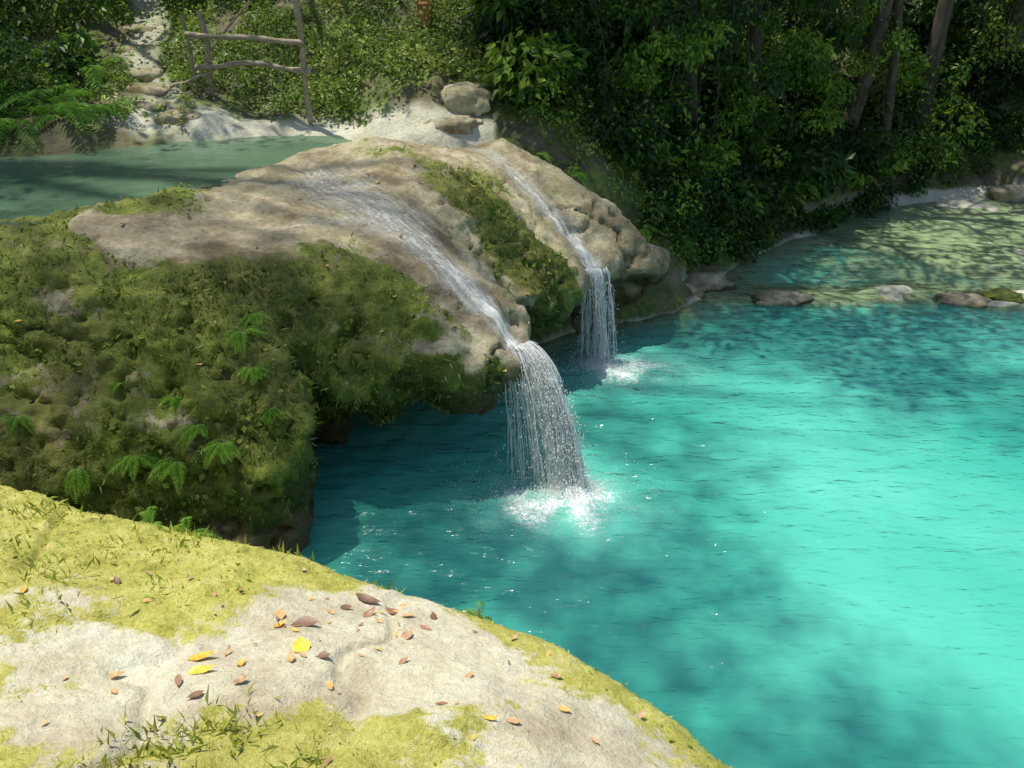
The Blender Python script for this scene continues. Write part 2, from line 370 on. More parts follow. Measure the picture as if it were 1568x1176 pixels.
S=carve(S,(1.2,8.3,.15),(.28,.55,.52))
band=np.abs(S)<.35
I=np.argwhere(band)
px=xs[I[:,0]];py=ys[I[:,1]];pz=zs[I[:,2]]
bl=np.abs(fbm(px,py,pz,1.5,2,35))
S[band]+= ((fbm(px,py,pz,2.2,3,31)*.16+fbm(px,py,pz,7,2,41)*.06-.12*(.25-bl))*(.2+.8*sstep(-.05,.45,1.62-pz))).astype(np.float32)
V,F=surfnet(S,(xs[0],ys[0],zs[0]),h)
for _ in range(1):
    acc=np.zeros_like(V);cn=np.zeros(len(V))
    for a in range(4):
        for b in (1,3):
            np.add.at(acc,F[:,a],V[F[:,(a+b)%4]]);np.add.at(cn,F[:,a],1)
    V=.5*V+.5*acc/np.maximum(cn,1)[:,None]
terr=mesh_np('mossy_rock_terrace',V,F,M_terr)
Nn=vnormals(terr)
x_,y_,z_=V.T
flow1=[(-2.35,8.3,.22),(-1.92,8.2,.34),(-1.61,7.6,.46),(-1.25,7.25,.46),(-.95,7.0,.37),(-.64,6.64,.27),(-.32,6.3,.18),(-.1,6.07,.13),(.02,5.97,.11),(.1,5.92,.10)]
flow2=[(-.75,9.35,.15),(-.38,9.02,.17),(-.1,8.75,.18),(.1,8.53,.17),(.42,8.33,.17),(.62,8.2,.18),(.74,8.08,.2),(.78,7.98,.2)]
flow3=[(-3.2,6.5,.1),(-2.8,6.42,.18),(-2.4,6.45,.24),(-1.95,6.6,.24),(-1.5,6.9,.22),(-1.2,7.05,.15)]
fd=np.minimum(np.minimum(pathd(x_,y_,flow1),pathd(x_,y_,flow2)),pathd(x_,y_,flow3))
lbv=sstep(-1.25,-1.6,x_)*sstep(6.2,5.92,y_+.12*fbm(x_,y_,z_,3,2,91))
ridge=sstep(.0,.25,-(np.abs((x_+.1)*.4+(y_-7.65)*1.0+.0)-.42))*sstep(-1.1,-.7,x_)*sstep(.75,.55,x_)
moss=.3+.48*lbv+.6*ridge+.45*sstep(.88,.3,Nn[:,2])*sstep(1.75,1.4,z_)*(x_<.0)*(1-.6*lbv)
moss+=.45*gau(x_,y_,-1.1,6.05,.6)+.6*gau(x_,y_,-3.6,6.5,.5)+.5*gau(x_,y_,-2.9,7.1,.35)+.35*gau(x_,y_,-1.2,8.3,.3)+.3*gau(x_,y_,-.3,8.3,.3)
moss+=.65*fbm(x_,y_,z_,1.9,3,88)*np.clip(lbv+ridge+.25,0,1)
moss-=.1*sstep(.6,.9,x_)+.2*gau(x_,y_,-1.2,7.5,.9)
moss=np.where(fd<.08,moss-1.2*sstep(.1,-.02,fd),moss)
moss=moss-.5*sstep(.4,.1,z_)
b2shade=sstep(.85,.4,z_)*(x_>-1.5)*(y_<6.8)  # shade painted into the lower lobe face below the overhang
wet=np.clip(sstep(.5,.05,z_)+.7*b2shade+.8*sstep(-.1,-.5,Nn[:,2])+.35*sstep(.06,0,fd)+.5*sstep(.85,.3,z_)*lbv*sstep(.7,.3,Nn[:,2])+.45*sstep(.75,.95,x_)*sstep(.5,.1,Nn[:,2])+.4*(fbm(x_,y_,z_,1.5,2,77)>.15)*sstep(.6,.2,Nn[:,2]),0,1)  # damp rock plus shade painted on downward faces and the undercut
crack=np.abs(fbm(x_,y_,z_,2.6,3,61))
disp=fbm(x_,y_,z_,9,4,55)*.065*np.clip(.3+moss,.25,1)-.06*sstep(.05,0,crack)*sstep(.99,.7,Nn[:,2])+np.clip(moss,0,1)*fbm(x_,y_,z_,28,2,66)*.035
V2=V+Nn*disp[:,None]
terr.data.vertices.foreach_set('co',V2.astype(np.float32).ravel())
for a,v in (('moss',np.clip(moss,-.6,1.2)),('wet',wet)):
    at=terr.data.attributes.new(a,'FLOAT','POINT');at.data.foreach_set('value',v.astype(np.float32))
terr.data.update()
BV=BVHTree.FromPolygons([tuple(v) for v in V2.tolist()],F.tolist())
def topz(x,y,base):
    r=BV.ray_cast(Vector((x,y,5)),Vector((0,0,-1)))
    return max(r[0].z,base) if r[0] else base
# ---------------------------------------------------------------- slab
SL=RBF([(-2.16,3.08,1.85),(-1.29,2.9,1.75),(-.86,2.84,1.7),(-.47,2.66,1.69),(.04,2.42,1.68),(.39,2.13,1.67),(.71,1.87,1.63),(-.96,1.97,2.0),(-.58,2.02,1.95),(-1.66,2.2,2.05),(-1.08,1.46,2.2),(-.16,1.77,1.96),(.42,1.5,1.86),(0,.5,2.35),(-1.5,.5,2.45),(1,.5,2.0),(-3,1,2.5),(-3.5,3,2.2),(-4,2,2.6),(-6,2,2.9)],.01)
SO=chaikin([(-8,3.9),(-3.5,3.5),(-2.2,3.28),(-1.3,3.06),(-.86,2.99),(-.42,2.8),(.08,2.56),(.45,2.27),(.8,2.0),(1.2,1.5),(1.5,.8),(1.6,-1),(1.5,-3),(-8,-3)],2)
X,Y,F2=gridmesh(np.concatenate([np.arange(-7,-2.4,.05),np.arange(-2.4,1.4,.012),np.arange(1.4,2.6,.05)]),np.concatenate([np.arange(-2.5,1.2,.06),np.arange(1.2,3.7,.012),np.arange(3.7,4.5,.05)]))
D=polysd(X,Y,SO)
c=np.clip(D+.25+.07*fbm(X,Y,0*X,2.5,3,99),0,None)
Z=SL(X,Y)-c*c*3.2
n1=fbm(X,Y,Z,1.7,3,101);n2=fbm(X,Y,Z,6,4,102)
Z+=n1*.06+n2*.026-.03*sstep(.06,0,np.abs(fbm(X,Y,0*X,1.4,3,133)))
ms=.54+.5*sstep(-.5,-.15,D)+.6*fbm(X,Y,0*X,2.6,4,140)+.42*gau(X,Y,-1.7,2.6,.75)-.5*gau(X,Y,-.55,2.2,.4)-.5*gau(X,Y,-1.0,1.75,.28)+.2*gau(X,Y,-.35,1.55,.4)-.3*gau(X,Y,.3,1.8,.35)-.35*gau(X,Y,-.1,2.1,.3)
Z+=np.clip(ms,0,1)*np.abs(fbm(X,Y,0*X,22,3,144))*.022
SV=np.stack([X,Y,Z],1)
slab=mesh_np('rock_slab',SV,F2,M_slab,{'moss':np.clip(ms,-.5,1.1),'wet':np.zeros(len(X))})
def slabz(x,y):
    i=np.argmin((SV[:,0]-x)**2+(SV[:,1]-y)**2);return SV[i,2]
# ---------------------------------------------------------------- water
b1=(.46,5.56);b2=(.88,7.9)
X,Y,F3=gridmesh(warp(-2.2,6.5,.035,-6,11),warp(2.2,9.5,.035,-3,15))
dep=-GH(X,Y)
r1=np.hypot(X-b1[0],Y-b1[1]);r2=np.hypot(X-b2[0],Y-b2[1])
calm=sstep(9.6,9.0,Y)*.9+.1
Z=(fbm(X+fbm(X,Y,0*X,1,2,5)*.3,Y*1.7,0*X,2.2,3,201)*.020+fbm(X,Y*1.9,0*X,6.5,2,205)*.009)*calm
Z+=.014*np.sin(r1*22+fbm(X,Y,0*X,2,2,4)*3)*np.exp(-r1*1.2)+.012*np.sin(r2*22+fbm(X,Y,0*X,2,2,4)*3)*np.exp(-r2*1.5)
Z+=(.06*np.exp(-(r1/.16)**2)+.03*np.exp(-(r2/.18)**2))*(1+1.5*fbm(X,Y,0*X,14,2,209))
foam=.95*np.exp(-(np.hypot(X-.5,Y-5.56)/.2)**2)+.62*np.exp(-(np.hypot((X-.25)*.8,(Y-5.42)*1.3)/.5)**2)+.8*np.exp(-(np.hypot((X-.92),(Y-7.8)*1.5)/.22)**2)+.6*np.exp(-(np.hypot((X-1.15),(Y-7.6)*1.3)/.5)**2)
foam*=1+1.1*fbm(X,Y,0*X,5,4,220)
opac=np.clip(1-np.exp(-np.clip(dep-.03,0,9)*1.7),0,1)
mesh_np('turquoise_pool_water',np.stack([X,Y,Z],1),F3,M_water,{'foam':np.clip(foam,0,1),'opac':opac})
PO=chaikin([(-7,6.6),(-4.6,6.35),(-3.85,6.45),(-3.36,6.68),(-2.91,7.27),(-2.26,7.95),(-1.95,8.4),(-1.7,8.9),(-1.6,9.45),(-2.4,9.6),(-3.2,9.4),(-4.4,9.2),(-7,9)],1)
X,Y,F4=gridmesh(np.arange(-7,-1.5,.06),np.arange(6.2,9.8,.06))
Dp=polysd(X,Y,PO);keep=(Dp[F4]<0).all(1)
mesh_np('upper_pool_water',np.stack([X,Y,1.83+fbm(X,Y,0*X,3,2,7)*.002],1),F4[keep],M_pool,{'foam':0*X,'opac':np.clip(.8+0*X,0,1)})
# flows over rock
def sheet(P,na=12,off=.014):
    P=np.array(P);t=np.arange(len(P));tt=np.linspace(0,len(P)-1,90)
    Q=np.stack([np.interp(tt,t,P[:,i]) for i in range(3)],1)
    for _ in range(4): Q[1:-1]=.25*Q[:-2]+.5*Q[1:-1]+.25*Q[2:]
    Q[:,2]*=1+.15*np.sin(np.arange(90)*.35)+.1*np.sin(np.arange(90)*.83)
    Tn=unit(np.gradient(Q[:,:2],axis=0));Nm=np.stack([Tn[:,1],-Tn[:,0]],1)
    L=np.concatenate([[0],np.cumsum(np.hypot(*np.diff(Q[:,:2],axis=0).T))])
    V=[];fu=[];fv=[];cen=[]
    for i in range(len(Q)):
        for j in range(na+1):
            s=j/na*2-1;p=Q[i,:2]+Nm[i]*Q[i,2]*s*1.3
            z=topz(p[0],p[1],0)
            V.append((p[0],p[1],z+off));fu.append(s*Q[i,2]);fv.append(L[i]);cen.append((1-abs(s)**1.6)*min(1,i/14)*(.86+.14*sstep(20,60,i))+.25*sstep(45,85,i)*(1-abs(s)))
    V=np.array(V)
    Zs=V[:,2].reshape(len(Q),na+1)
    for _ in range(2):
        Zs[1:-1]=np.maximum(Zs[1:-1],.25*Zs[:-2]+.5*Zs[1:-1]+.25*Zs[2:])
    V[:,2]=Zs.ravel()
    I=np.arange(len(V)).reshape(len(Q),na+1)
    F=np.stack([I[:-1,:-1],I[1:,:-1],I[1:,1:],I[:-1,1:]],-1).reshape(-1,4)
    zs=V[:,2][F];ok=(zs.max(1)-zs.min(1))<.25
    return V,F[ok],dict(fu=np.array(fu),fv=np.array(fv),cen=np.array(cen))
def fall(name,path,starts,vels,n,seed,weight,ncl,spread=.05,amt=1500,nsp=3000,hs=.09):
    r=np.random.default_rng(seed);root=empty(name)
    V,Fq,at=sheet(path);mesh_np('flowing_sheet',V,Fq,M_flow,at,True,root)
    paths=[];rad=[]
    st0,st1=np.array(starts[0]),np.array(starts[1]);v0,v1=np.array(vels[0]),np.array(vels[1])
    cs=r.random(ncl)**weight;cv=r.normal(size=(ncl,2))*spread;cw=(r.random(ncl)**2+.05)*(.18+cs**1.5);cw/=cw.sum()
    def pick(m):
        i=r.choice(ncl,m,p=cw);s=np.clip(cs[i]+r.normal(size=m)*.05,0,1)[:,None]
        return st0*(1-s)+st1*s+r.normal(size=(m,3))*.008, v0*(1-s)+v1*s+cv[i]+r.normal(size=(m,2))*spread*.6
    P0,VV=pick(n)
    for i in range(n):
        p0=P0[i];v=VV[i]
        tm=math.sqrt(2*max(.1,p0[2])/9.81);a=0 if r.random()<.3 else r.random()*.85;e=min(1,a+r.uniform(.1,.4)) if r.random()<.93 else 1
        t=np.linspace(a*tm,e*tm,8);ph=r.random()*6
        wv=.012*np.sin(t*30+ph)*(t/tm)
        paths.append(np.stack([p0[0]+v[0]*t+wv,p0[1]+v[1]*t,p0[2]-.5*9.81*t*t],1))
        R=.0012+.0042*r.random()**3
        rad.append(R*(np.sin(np.linspace(.25,math.pi-.1,8))**.5+.1)*(1 if a>.1 else 1.35))
    V,Fq=tubes(paths,rad,3);mesh_np('falling_strands',V,Fq,M_fallw,None,True,root)
    m=amt
    p0,v=pick(m);v=v+r.normal(size=(m,2))*.15
    tf=np.sqrt(2*p0[:,2]/9.81);tm=tf*(.1+.9*r.random(m)**.6)
    P=np.stack([p0[:,0]+v[:,0]*tm,p0[:,1]+v[:,1]*tm,p0[:,2]-4.905*tm*tm],1)
    e=np.array([(p0[:,0]+v[:,0]*tf).mean(),(p0[:,1]+v[:,1]*tf).mean()])
    q=r.normal(size=(nsp,3))*np.array([.12,.09,hs]);lobe=r.integers(0,5,nsp);q[:,:2]+=np.array([(0,0),(.1,.03),(-.12,-.05),(.05,-.08),(-.05,.06)])[lobe]
    q[:,2]=np.abs(q[:,2])*np.exp(-(q[:,0]/.18)**2)*np.array([1.2,.8,.5,.7,.9])[lobe];q[:,:2]+=e+np.array([.03,0])
    qq=r.normal(size=(nsp//3,3))*np.array([.28,.18,.03]);qq[:,2]=np.abs(qq[:,2]);qq[:,:2]+=e+np.array([-.14,-.06])
    q2=r.normal(size=(900,3))*np.array([.42,.36,.012]);q2[:,2]=np.abs(q2[:,2]);q2[:,:2]+=e
    P=np.concatenate([P,q,qq,q2]);R=.0012+.004*r.random(len(P))**3
    o=np.array([(1,0,0),(-1,0,0),(0,1,0),(0,-1,0),(0,0,2.6),(0,0,-2.6)])
    V=(P[:,None]+o[None]*R[:,None,None]).reshape(-1,3)
    f=np.array([(0,2,4),(2,1,4),(1,3,4),(3,0,4),(2,0,5),(1,2,5),(3,1,5),(0,3,5)])
    F=(np.arange(len(P))[:,None,None]*6+f[None]).reshape(-1,3)
    mesh_np('spray_droplets',V,F,M_fallw,None,True,root)
zl=topz(.02,6.02,1)
fall('waterfall',flow1,((-.12,5.93,zl-.07),(.13,5.97,zl+.015)),((.1,-.15),(.85,-.85)),1500,5,.42,34,.075,8000,5200,.11)
zl2=topz(.74,8.08,.5)
fall('waterfall',flow2,((.56,7.9,zl2-.02),(.9,7.98,zl2-.03)),((-.06,-.22),(.18,-.45)),450,6,.8,9,.07,2200,1500,.05)
V,Fq,at=sheet(flow3);mesh_np('shallow_stream',V,Fq,M_flow,dict(fu=at['fu'],fv=at['fv'],cen=at['cen']*.55),True)
# ---------------------------------------------------------------- scatter on meshes
def sample(V,F,n,seed):
    r=np.random.default_rng(seed)
    a=V[F[:,0]];b=V[F[:,1]];c=V[F[:,2]]
    nn=np.cross(b-a,c-a);ar=np.linalg.norm(nn,axis=1)
    i=r.choice(len(F),n,p=ar/ar.sum());u=r.random((n,1));v=r.random((n,1))
    P=a[i]*(1-u)*(1-v)+b[i]*u*(1-v)+c[i]*u*v+V[F[i,3]]*(1-u)*v
    return P,unit(nn[i]),i
P,Nm,i=sample(V2,F,230000,1)
mv=moss[F[i,0]]+.5*fbm(P[:,0],P[:,1],P[:,2],5,2,301)
k=(rng.random(len(P))<np.clip((mv-.52)*1.7,0,1))&(P[:,2]>.15)&(P[:,1]<9)&(P[:,0]>-5)
P=P[k];Nm=Nm[k]
LV=Leaves();n=len(P)
tone=.47+.6*fbm(P[:,0],P[:,1],P[:,2],2.4,2,311)+rng.normal(size=n)*.17
Dr=Nm*.5+rng.normal(size=(n,3))*.6+np.array([0,0,-.15]);L=.012+.026*rng.random(n)**2
LV.add(P-Nm*.004,Dr,Nm+rng.normal(size=(n,3))*.5,L,L*.45,np.clip(tone,0,1));
j=rng.choice(n,4000);Dg=Nm[j]*.6+rng.normal(size=(4000,3))*.5+np.array([0,0,-.3])
LV.add(P[j],Dg,rng.normal(size=(4000,3)),.03+.05*rng.random(4000),.004,np.clip(.75+.2*rng.normal(size=4000),0,1),.4)
kk=(fbm(P[:,0],P[:,1],P[:,2],1.6,2,341)>.08)&(rng.random(n)<.08);Pw=P[kk]+Nm[kk]*.025;m=len(Pw)
L=.03+.04*rng.random(m);LV.add(Pw,Nm[kk]*.3+rng.normal(size=(m,3))*.6,Nm[kk]+np.array([0,0,.5])+rng.normal(size=(m,3))*.3,L,L*.6,np.clip(.68+.15*rng.normal(size=m),0,.9))
LV.build('moss_carpet',M_mossl)
# slab grass
P,Nm,i=sample(SV,F2,320000,2)
mv=ms[F2[i,0]]+.5*fbm(P[:,0],P[:,1],P[:,2],7,2,321)
k=(rng.random(len(P))<np.clip((mv-.5)*1.5,0,.8))&(P[:,0]>-3.2)&(P[:,0]<1.3)&(P[:,1]>1.0)&(P[:,2]>1.1)
P=P[k];Nm=Nm[k];n=len(P)
LV=Leaves();L=.006+.014*rng.random(n)**2
tone=.55+.7*fbm(P[:,0],P[:,1],P[:,2],3,2,331)+rng.normal(size=n)*.17
LV.add(P-Nm*.002,Nm*.7+rng.normal(size=(n,3))*.6,Nm+rng.normal(size=(n,3))*.5,L,L*.4,np.clip(tone,0,.98))
kk=(fbm(P[:,0],P[:,1],P[:,2],3.3,2,345)>.1)&(rng.random(n)<.05);m=kk.sum()
L=.012+.02*rng.random(m);LV.add(P[kk]+Nm[kk]*.008,rng.normal(size=(m,3))*.6+Nm[kk]*.2,Nm[kk]+rng.normal(size=(m,3))*.25,L,L*.7,np.clip(.15+.15*rng.normal(size=m),0,1))
for cx,cy,m,s in [(-.85,1.55,110,.06),(-.72,1.62,90,.05),(-.95,1.45,100,.07),(-.55,1.5,50,.05),(-1.6,2.4,80,.08),(-1.35,2.7,90,.09),(-.9,2.85,60,.05),(-.12,2.56,30,.04),(-1.9,2.9,110,.1),(-1.25,2.93,60,.07),(-2.1,2.2,60,.06),(-.5,2.74,40,.04),(-1.9,1.9,50,.06),(-1.5,2.1,50,.07),(-1.2,2.3,30,.06),(-1.9,2.6,90,.12)]:
    q=np.stack([cx+rng.normal(size=m)*s,cy+rng.normal(size=m)*s],1);z=np.array([slabz(a,b) for a,b in q])
    LV.add(np.column_stack([q,z]),np.array([0,0,.8])+rng.normal(size=(m,3))*.5,rng.normal(size=(m,3)),.015+.045*rng.random(m)**1.5,.0018,np.clip(.42+.2*rng.normal(size=m),0,1),.5)
LV.build('grass',M_grass)
# fallen leaves
Vs=[];Fs=[];Rs=[];o=0
def fleaf(x,y,z,L,W,ang,tone,r):
    global o
    n=6;t=np.linspace(0,1,n);w=np.sin(np.pi*t**.8)*W/2;cur=r.normal()*.25
    ca,sa=math.cos(ang),math.sin(ang);tilt=r.normal(size=2)*.12
    V=[]
    for i in range(n):
        for s in (-1,0,1):
            a=(t[i]-.5)*L;b=s*w[i];zz=cur*L*(t[i]-.5)**2*2+abs(s)*w[i]*.35+tilt[0]*a+tilt[1]*b
            V.append((x+a*ca-b*sa,y+a*sa+b*ca,z+.006+abs(zz)))
    for i in range(n-1):
        for s in (0,1):
            q=o+i*3+s;Fs.append((q,q+3,q+4,q+1))
    Vs.extend(V);Rs.extend([tone]*len(V));o+=len(V)
r=np.random.default_rng(12)
for (x0,y0,L,W,a,t) in [(-.65,2.02,.08,.055,1.9,.95),(-.93,1.95,.09,.035,.2,.8),(-.9,1.86,.085,.035,.35,.9),(-.52,2.45,.11,.035,-.4,.05),(-.42,2.4,.07,.03,-.3,.25),(-.5,2.35,.06,.03,.9,.35),(-.68,2.2,.09,.05,.1,.1),(-.78,2.25,.06,.035,2,.55),(-.35,2.2,.06,.035,1,.45),(-1.15,1.85,.07,.03,.5,.55)]:
    fleaf(x0,y0,slabz(x0,y0),L,W,a,t,r)
for i in range(90):
    if i<50: x0,y0=r.normal(-.6,.32),r.normal(2.15,.22)
    else: x0,y0=r.uniform(-1.8,.5),r.uniform(1.45,2.7)
    if y0>2.65-.5*max(0,x0+.5) : continue
    L=r.uniform(.014,.055);fleaf(x0,y0,slabz(x0,y0),L,L*r.uniform(.3,.55),r.uniform(0,6.3),float(np.clip(r.choice([.1,.25,.4,.5,.55,.7])+r.normal()*.05,0,1)),r)
for i in range(60):
    x0,y0=r.uniform(-4,.2),r.uniform(5.2,8.3);z0=topz(x0,y0,-1)
    if z0>.9: L=r.uniform(.03,.07);fleaf(x0,y0,z0+.01,L,L*.45,r.uniform(0,6),r.uniform(0,.8),r)
mesh_np('fallen_leaves',np.array(Vs),np.array(Fs),M_fall,{'rnd':np.array(Rs)})
# ---------------------------------------------------------------- ferns
def fern(name,loc,size,nf,up=.8,tone=.5,seed=0,face=None):
    r=np.random.default_rng(seed);LV=Leaves();paths=[];rad=[]
    for i in range(nf):
        an=r.uniform(0,6.28) if face is None else face+r.normal()*.8
        L=size*r.uniform(.6,1.15);m=26;t=np.linspace(0,1,m)
        e=up*r.uniform(.6,1.3)
        hx=t*L*.85;hz=L*(e*t-(.55+e*.55)*t*t)
        bend=r.normal()*.15*t*t*L
        p=np.stack([loc[0]+hx*math.cos(an)-bend*math.sin(an),loc[1]+hx*math.sin(an)+bend*math.cos(an),loc[2]+hz],1)
        paths.append(p);rad.append(np.linspace(1,.3,m)*size*.006)
        T_=unit(np.gradient(p,axis=0));Sd=np.array([-math.sin(an),math.cos(an),0.])
        w=size*.22*np.sin(np.pi*np.clip(t*.88+.12,0,1))**.8
        for s in (-1,1):
            D=Sd*s+T_*.5+np.array([0,0,-.18]);Nn_=np.cross(T_,Sd*1.0);Nn_=Nn_*np.sign(Nn_[:,2:3]+1e-9)
            k=slice(2,None)
            LV.add(p[k],D[k]+r.normal(size=(m-2,3))*.08,Nn_[k],w[k]*r.uniform(.8,1.1,m-2),np.full(m-2,size*.028),np.clip(tone+r.normal(size=m-2)*.1+r.normal()*.1,0,1),.15)
    root=empty(name);LV.build('fronds',M_fern,root)
    V,Fq=tubes(paths,rad,4);mesh_np('stems',V,Fq,M_bark,None,True,root)
fs=0
for (x0,y0,s,nf,t) in [(-2.3,5.25,.22,7,.7),(-2.1,5.05,.24,7,.8),(-1.85,5.5,.26,9,1),(-1.75,5.3,.22,7,.9),(-1.9,4.95,.25,8,.9),(-2.5,4.95,.26,7,.9),(-3.3,5.1,.22,6,.7),(-2.9,4.95,.28,8,1),(-1.6,5.1,.18,6,.8),(-2.7,5.4,.16,6,.6),(-2.2,4.9,.28,8,.9),(-1.8,5.65,.2,7,.8)]:
    fs+=1;fern('fern',(x0,y0,topz(x0,y0,.5)),s,nf,.6,t,fs,-1.3)
for (x0,y0,s,nf,t) in [(-4.55,9.15,.7,12,.35),(-5.1,9.1,.8,12,.3),(-5.0,9.8,.8,12,.4),(-5.7,9.6,.9,12,.4),(-4.2,9.35,.5,10,.3),(-5.9,9.0,.9,12,.3),(-4.75,10.5,.7,10,.6),(-5.6,10.6,.9,12,.5),
    (3.3,11.75,.5,10,1),(3.6,11.8,.55,11,1),(3.1,11.5,.45,10,.9),(3.95,12.1,.5,9,.9),(2.6,11.0,.4,8,.6),(2.3,10.5,.4,8,.6),(5.0,12.8,.5,8,.8),(.6,9.3,.4,8,.6),(1.4,9.5,.4,8,.5),(.2,9.5,.35,8,.7),(1.9,10,.4,8,.4),(5.8,9.45,.2,7,.9)]:
    fs+=1;z0=max(float(GH(x0,y0)),topz(x0,y0,-1));fern('fern',(x0,y0,z0+(.15 if y0>11 else .0)),s,nf,.9,t,fs,None)
for (x0,y0,s) in [(-.13,2.6,.12),(-1.35,2.95,.15),(-1.5,2.95,.14)]:
    fs+=1;fern('fern',(x0,y0,slabz(x0,y0)-.01),s,6,1.,.8,fs)
# ---------------------------------------------------------------- hill ground cover
xs_=rng.uniform(-8,2.2,150000);ys_=rng.uniform(9.3,14.5,150000)
pth=np.abs(xs_-(-3.7-.36*(ys_-9.4)-.1*np.sin(ys_*3)))<.24
dn=sstep(-.35,.2,fbm(xs_,ys_,0*xs_,1.4,3,400)+.1)
strip=sstep(9.75,10.05,ys_+fbm(xs_,ys_,0*xs_,2,2,401)*.25+.4*(xs_>-.2)+.5*(xs_<-3.4))
k=(rng.random(len(xs_))<dn*strip*np.where(pth,.08,.8)*np.where(ys_>12.5,.5,1))
xs_=xs_[k];ys_=ys_[k];n=len(xs_)
zs_=GH(xs_,ys_)+np.abs(rng.normal(size=n))*.09*(1+fbm(xs_,ys_,0*xs_,2,2,402))
LV=Leaves();L=.025+.06*rng.random(n)**1.5
LV.add(np.stack([xs_,ys_,zs_],1),rng.normal(size=(n,3))*.7+np.array([0,-.3,.0]),np.array([0,-.2,1.])+rng.normal(size=(n,3))*.4,L,L*.55,np.clip(.5+.6*fbm(xs_,ys_,0*xs_,1.8,3,403)+rng.normal(size=n)*.17,0,1))
LV.build('hillside_ground_cover',M_cover)
# ---------------------------------------------------------------- forest undergrowth
bx=[-1,.3,1,2,3,3.7,4.5,5.4,7,9,12];by=[12,9.9,9.85,10.1,11.0,11.75,12.4,13.1,14.,14.6,15.]
LV=Leaves()
for i in range(560):
    x0=rng.uniform(-.3,10.5);dy=rng.random()**1.3*3.2;y0=np.interp(x0,bx,by)+dy
    g=float(GH(x0,y0));zc=g+rng.uniform(.05,.5) if rng.random()<.45 else rng.uniform(g+.1,max(g+.5,3.6))
    if zc-g>.8 and dy<.35: y0+=.4
    if float(fbm(np.array(x0),np.array(zc),np.array(0.),1.1,2,777))<-.25 and zc-g>.5: continue
    R=rng.uniform(.15,.5);tn=rng.choice([.08,.22,.38,.6,.95],p=[.28,.30,.2,.13,.09])
    clump(LV,(x0,y0,zc),R,int(120+260*R/.5),rng.choice([.05,.07,.1,.14]),tn)
for (x0,z0,tn) in [(3.9,2.3,.95),(4.4,1.8,.85),(4.1,1.4,.9),(1.9,2.6,.9),(1.4,2.2,.8),(5.6,1.9,.8),(2.7,1.9,.75),(4.7,2.5,.8),(3.4,.6,.95),(3.8,.7,.9),(3.0,.5,.8)]:  # sunlit patches put into the leaf colour through lighter tones
    for q in range(4): clump(LV,(x0+rng.normal()*.2,np.interp(x0,bx,by)+.3+rng.random()*.3,z0+rng.normal()*.15),.22,170,.08,tn)
for i in range(140):
    x0=rng.uniform(1.5,9.5);y0=np.interp(x0,bx,by)+rng.uniform(-.3,.2);g=max(0,float(GH(x0,y0)))
    clump(LV,(x0,y0,g+.1),rng.uniform(.1,.3),150,.07,rng.choice([.1,.3,.5,.7]))
for i in range(90):
    x0=rng.uniform(-9,-4.9);y0=rng.uniform(9.4,13);g=float(GH(x0,y0))
    R=rng.uniform(.2,.45);clump(LV,(x0,y0,g+rng.uniform(.1,.7)),R,200,rng.choice([.07,.1,.13]),rng.choice([.2,.4,.65]))
for i in range(60):
    x0=rng.uniform(-4.5,0);y0=rng.uniform(12.3,14);g=float(GH(x0,y0))
    clump(LV,(x0,y0,g+rng.uniform(.1,.9)),rng.uniform(.2,.4),180,.08,rng.choice([.3,.5,.75]))
LV.build('forest_undergrowth',M_leaf)
# hanging vines
LV=Leaves();paths=[];rad=[]
for i in range(90):
    x0=rng.uniform(.5,9);y0=np.interp(x0,bx,by)+rng.uniform(.1,1.5);g=float(GH(x0,y0))
    top=rng.uniform(3.6,5);bot=max(g+.1,top-rng.uniform(1.2,3.5))
    p=wob((x0,y0,top),(x0+rng.normal()*.35,y0-.1,bot),16,.12,i);paths.append(p);rad.append(np.full(16,.005))
    m=int(34*(top-bot));t=rng.random(m)*15;ii=t.astype(int);q=p[ii]+(p[np.minimum(ii+1,15)]-p[ii])*(t-ii)[:,None]
    L=.05+.06*rng.random(m);LV.add(q+rng.normal(size=(m,3))*.05,rng.normal(size=(m,3))*.6+np.array([0,-.2,-.5]),rng.normal(size=(m,3))*.4+np.array([0,-.5,.6]),L,L*.5,np.clip(rng.choice([.15,.3,.5,.8])+rng.normal(size=m)*.12,0,1))
vr=empty('hanging_vines');LV.build('vine_leaves',M_leaf,vr);V,Fq=tubes(paths,rad,4);mesh_np('vine_stems',V,Fq,M_bark,None,True,vr)
# ---------------------------------------------------------------- trees
SUN=np.array([-.25,.14,.945]);SUN/=np.linalg.norm(SUN)
def tree(loc,H,r0,lean,limbs,seed,tone,cr=1.0,nc=6):
    r=np.random.default_rng(seed);root=empty('forest_tree')
    top=(loc[0]+lean[0],loc[1]+lean[1],loc[2]+H)
    tr=wob((loc[0],loc[1],loc[2]-.3),top,18,.18,seed)
    paths=[tr];rad=[r0*(1-.75*np.linspace(0,1,18))+r0*.6*np.exp(-np.linspace(0,1,18)*18)]
    LV=Leaves()
    for i in range(limbs):
        t=int(8+9*i/limbs);an=r.uniform(0,6.28);l=r.uniform(1.,2.2)
        e=tr[t]+np.array([math.cos(an)*l,math.sin(an)*l,r.uniform(.2,1)])
        e[2]=max(e[2],5.5)
        paths.append(wob(tr[t],e,10,.12,seed*31+i));rad.append(r0*.35*(1-.8*np.linspace(0,1,10)))
        for q in range(nc//3): clump(LV,e+r.normal(size=3)*np.array([.6,.6,.3]),cr*r.uniform(.5,.9),110,.13,tone)
    V,Fq=tubes(paths,rad,9);mesh_np('trunk',V,Fq,M_bark,None,True,root);LV.build('crown',M_leaf,root)
def gz(a,b): return float(GH(float(a),float(b)))
